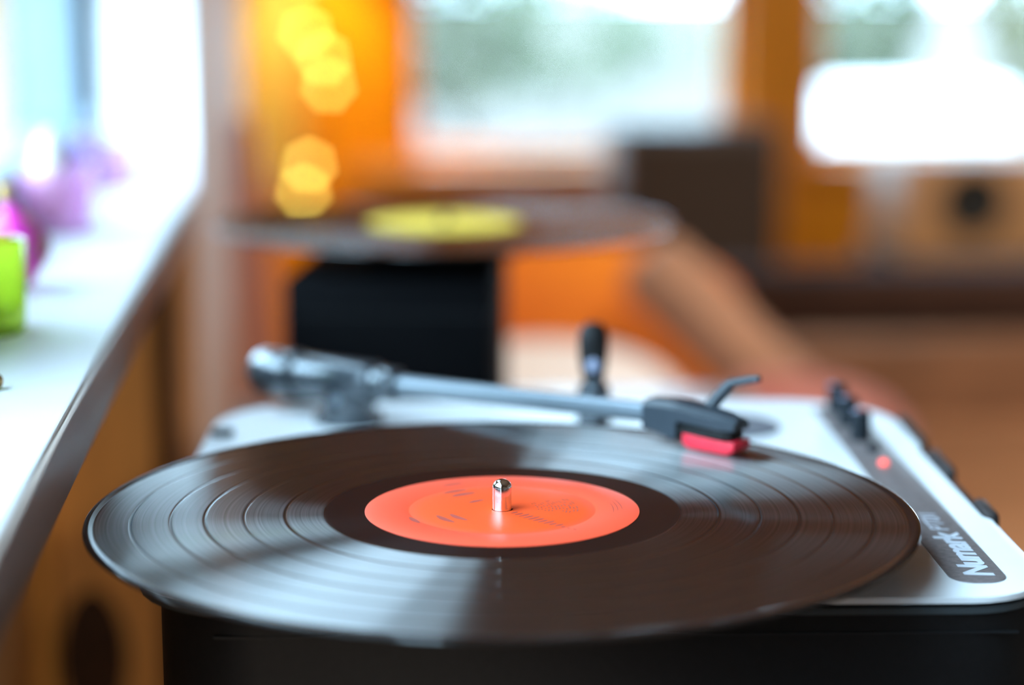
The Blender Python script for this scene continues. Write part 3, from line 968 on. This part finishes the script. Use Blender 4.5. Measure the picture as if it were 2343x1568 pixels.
# ------------------------------------------------------------------ sofa with its cushions
sf = thing('sofa', 'brown leather sofa with a dark top edge behind the console table', 'sofa', (0.98, 1.65, 0))
obj('base', box(B(), -1.0, 1.0, -0.42, 0.48, 0.08, 0.30, 0.02), M['sofa'], sf)
for k in range(3):
    obj('seat_cushion', box(B(), -0.985 + 0.614 * k, -0.375 + 0.614 * k, -0.44, 0.26, 0.30, 0.47, 0.03, 3), M['seat_tan'], sf)
obj('backrest', box(B(), -0.98, 0.98, 0.26, 0.48, 0.30, 0.60, 0.04, 3), M['sofa'], sf)
obj('back_roll', box(B(), -0.62, 0.99, 0.25, 0.47, 0.575, 0.655, 0.035, 3), M['sofa_dark'], sf)
for x in (0.86,):
    obj('armrest', box(B(), x, x + 0.14, -0.43, 0.46, 0.28, 0.56, 0.04, 3), M['sofa'], sf)
for x in (-0.94, 0.88):
    for y in (-0.36, 0.38):
        obj('leg', box(B(), x, x + 0.06, y, y + 0.06, 0, 0.08), M['dark_wood'], sf)


def cushion(name, label, w, d, h, m, loc, rot, e=2.6):
    o = obj(name, pillow(B(), w, d, h, e), m, loc=loc, rot=rot)
    tag(o, label, 'cushion')
    return o


cushion('cushion', 'round white cushion standing just behind the small black player', 0.32, 0.20, 0.12, M['white_cloth'], (0.170, 1.395, 0.585), (math.radians(38), 0, 0), 2.2)
cushion('cushion', 'orange cushion leaning behind the white cushion on the sofa', 0.46, 0.25, 0.12, M['orange_cloth'], (0.245, 1.77, 0.605), (math.radians(76), 0, 0))
bm = B()
spin_along(bm, (0, 0, -0.14), (0, 0, 1), [(0, 0), (0, 0.034), (0.006, 0.042), (0.02, 0.046), (0.26, 0.046), (0.274, 0.042), (0.28, 0.034), (0.28, 0)], 32)
o = obj('bolster', bm, M['tan_cloth'], loc=(0.412, 1.60, 0.630), rot=(0, math.radians(-45), 0))
tag(o, 'tan roll cushion leaning aslant against the orange cushion', 'cushion')
cushion('cushion', 'dusty pink cushion lying on the sofa right of the white one', 0.22, 0.20, 0.11, M['pink_cloth'], (0.455, 1.34, 0.567), (math.radians(20), math.radians(10), 0))

# reddish board leaning on the pilaster left of the small player
bm = box(B(), -0.045, 0.045, -0.012, 0.012, 0, 0.90, 0.003)
o = obj('leaning_board', bm, M['red_wood'], loc=(-0.085, 1.55, 0.0), rot=(0, math.radians(-6), 0))
tag(o, 'reddish-brown wooden board leaning on the pilaster left of the black player', 'board')

# warm fill spotlights added out of view for the sofa, back wall and pilaster
def spotlight(label, loc, target, power, cone, colour=(1.0, 0.85, 0.69), name='added_ceiling_spot', stem=True):
    loc, target = Vector(loc), Vector(target)
    d = (target - loc).normalized()
    o = thing(name, label, 'fill light', loc)
    obj('can', spin_along(B(), -d * 0.10, d, [(0, 0), (0, 0.030), (0.095, 0.034), (0.095, 0.031), (0.03, 0.028), (0.03, 0)], 24), M['cable'], o)
    end = Vector((0, 0, 2.35 - loc.z)) if stem else Vector((0, 0, -loc.z))
    obj('stem', path_tube(B(), [-d * 0.05, Vector((0, 0, 0.06 if stem else -0.06)) - d * 0.05, Vector((-d.x * 0.05, -d.y * 0.05, end.z))], 0.006, 8), M['cable'], o)
    l = bpy.data.lights.new('spot_beam', 'SPOT')
    l.energy = power
    l.spot_size = math.radians(cone)
    l.spot_blend = 0.5
    l.color = colour
    l.shadow_soft_size = 0.025
    lo = bpy.data.objects.new('spot_beam', l)
    lo.location = loc
    lo.rotation_euler = d.to_track_quat('-Z', 'Y').to_euler()
    COL.objects.link(lo)


spotlight('added ceiling fill light aimed at the cushions on the sofa', (0.95, 0.35, 2.20), (0.35, 1.55, 0.60), SPOT_POWER * 1.6, 62)
spotlight('added ceiling fill light aimed at the tan loudspeaker', (1.55, 1.35, 2.20), (1.15, 3.0, 0.62), SPOT_POWER * 1.5, 70)
spotlight('added ceiling fill light aimed at the pilaster past the sill', (1.35, 1.25, 2.15), (-0.15, 1.45, 0.75), SPOT_POWER * 0.8, 45)
spotlight('added low fill light behind the camera aimed under the sill', (-0.16, -1.95, 0.72), (-0.215, 0.83, 0.45), SPOT_POWER * 0.5, 24, name='added_floor_spot', stem=False)  # added out of view to brighten the panel under the sill

wl_ = thing('added_wall_light', 'added hooded fill light high on the orange wall above the string lights', 'lamp', (-0.05, 3.66, 1.27))  # unseen fixture added to warm and brighten the orange wall
obj('hood', spin_along(B(), (-0.12, 0, 0), (1, 0, 0), [(0, 0), (0, 0.035), (0.24, 0.035), (0.24, 0)], 24), M['cable'], wl_)
obj('bracket', path_tube(B(), [(0, 0.24, 0.06), (0, 0.10, 0.06), (0, 0.02, 0.03)], 0.006, 10), M['cable'], wl_)
l2 = bpy.data.lights.new('added_wall_beam', 'SPOT')
l2.energy = 22
l2.spot_size = math.radians(80)
l2.spot_blend = 0.8
l2.color = (1.0, 0.74, 0.24)
l2.shadow_soft_size = 0.03
lo2 = bpy.data.objects.new('added_wall_beam', l2)
lo2.location = (-0.05, 3.68, 1.225)
lo2.rotation_euler = (math.radians(20), 0, 0)
COL.objects.link(lo2)

# ------------------------------------------------------------------ garden behind the windows
struct(obj('ground', box(B(), -40, 60, -40, 160, -0.5, -0.3), M['ground']))


def shrub(label, loc, w, h, m, group=None):
    o = thing('shrub', label, 'shrub', loc)
    bm = B()
    for k in range(1400):
        a, b_ = random.uniform(0, 2 * PI), math.asin(random.uniform(-0.9, 1))
        rr = random.uniform(0.75, 1.05)
        p = Vector((w / 2 * rr * math.cos(a) * math.cos(b_), w / 2 * rr * math.sin(a) * math.cos(b_), h * 0.50 * (1 + rr * 0.92 * math.sin(b_))))
        s = random.uniform(0.05, 0.10) * h
        u = Vector((random.gauss(0, 1), random.gauss(0, 1), random.gauss(0, 1))).normalized()
        q = u.orthogonal().normalized()
        vs = [bm.verts.new(p + u * s * .5), bm.verts.new(p + q * s * .28), bm.verts.new(p - u * s * .5), bm.verts.new(p - q * s * .28)]
        bm.faces.new(vs)
    lf = obj('foliage', bm, m, o, smooth=False)
    lf['kind'] = 'stuff'
    obj('stem', lathe(B(), [(0, 0), (0.02 * h, 0), (0.015 * h, h * 0.6), (0, h * 0.65)], 10), M['bark'], o)


# (x, y, width, height)
shrub('pale green shrub in the garden at the left side of the middle window', (1.15, 17.0, 1.5, ), 1.5, 2.3, M['leaf_blue'])
shrub('green shrub low in the garden seen through the middle window', (2.5, 20.0, -0.3), 1.7, 1.5, M['leaf'])
shrub('grey-green bush at the far end of the garden past the tall loudspeaker', (4.3, 24.0, -0.3), 1.6, 1.1, M['leaf_blue'])
shrub('green shrub in the garden at the left side of the right window', (4.95, 18.0, -0.3), 1.3, 2.2, M['leaf'])
shrub('yellow-green shrub in the garden at the right side of the right window', (6.7, 17.0, -0.3), 1.9, 2.4, M['leaf_yellow'])
for o in COL.objects:
    if o.name.startswith('shrub') and o.type == 'EMPTY':
        o.location.z = -0.3
g = thing('garden_table', 'garden table under a white cloth outside the right window', 'table', (2.62, 8.3, -0.3))
obj('tablecloth', prism(B(), round_rect(-0.36, 0.36, -0.36, 0.36, 0.05), 0.30, 0.84, 0.02), M['white_out'], g)
for x in (-0.3, 0.3):
    for y in (-0.3, 0.3):
        obj('leg', box(B(), x - 0.02, x + 0.02, y - 0.02, y + 0.02, 0, 0.31), M['bark'], g)
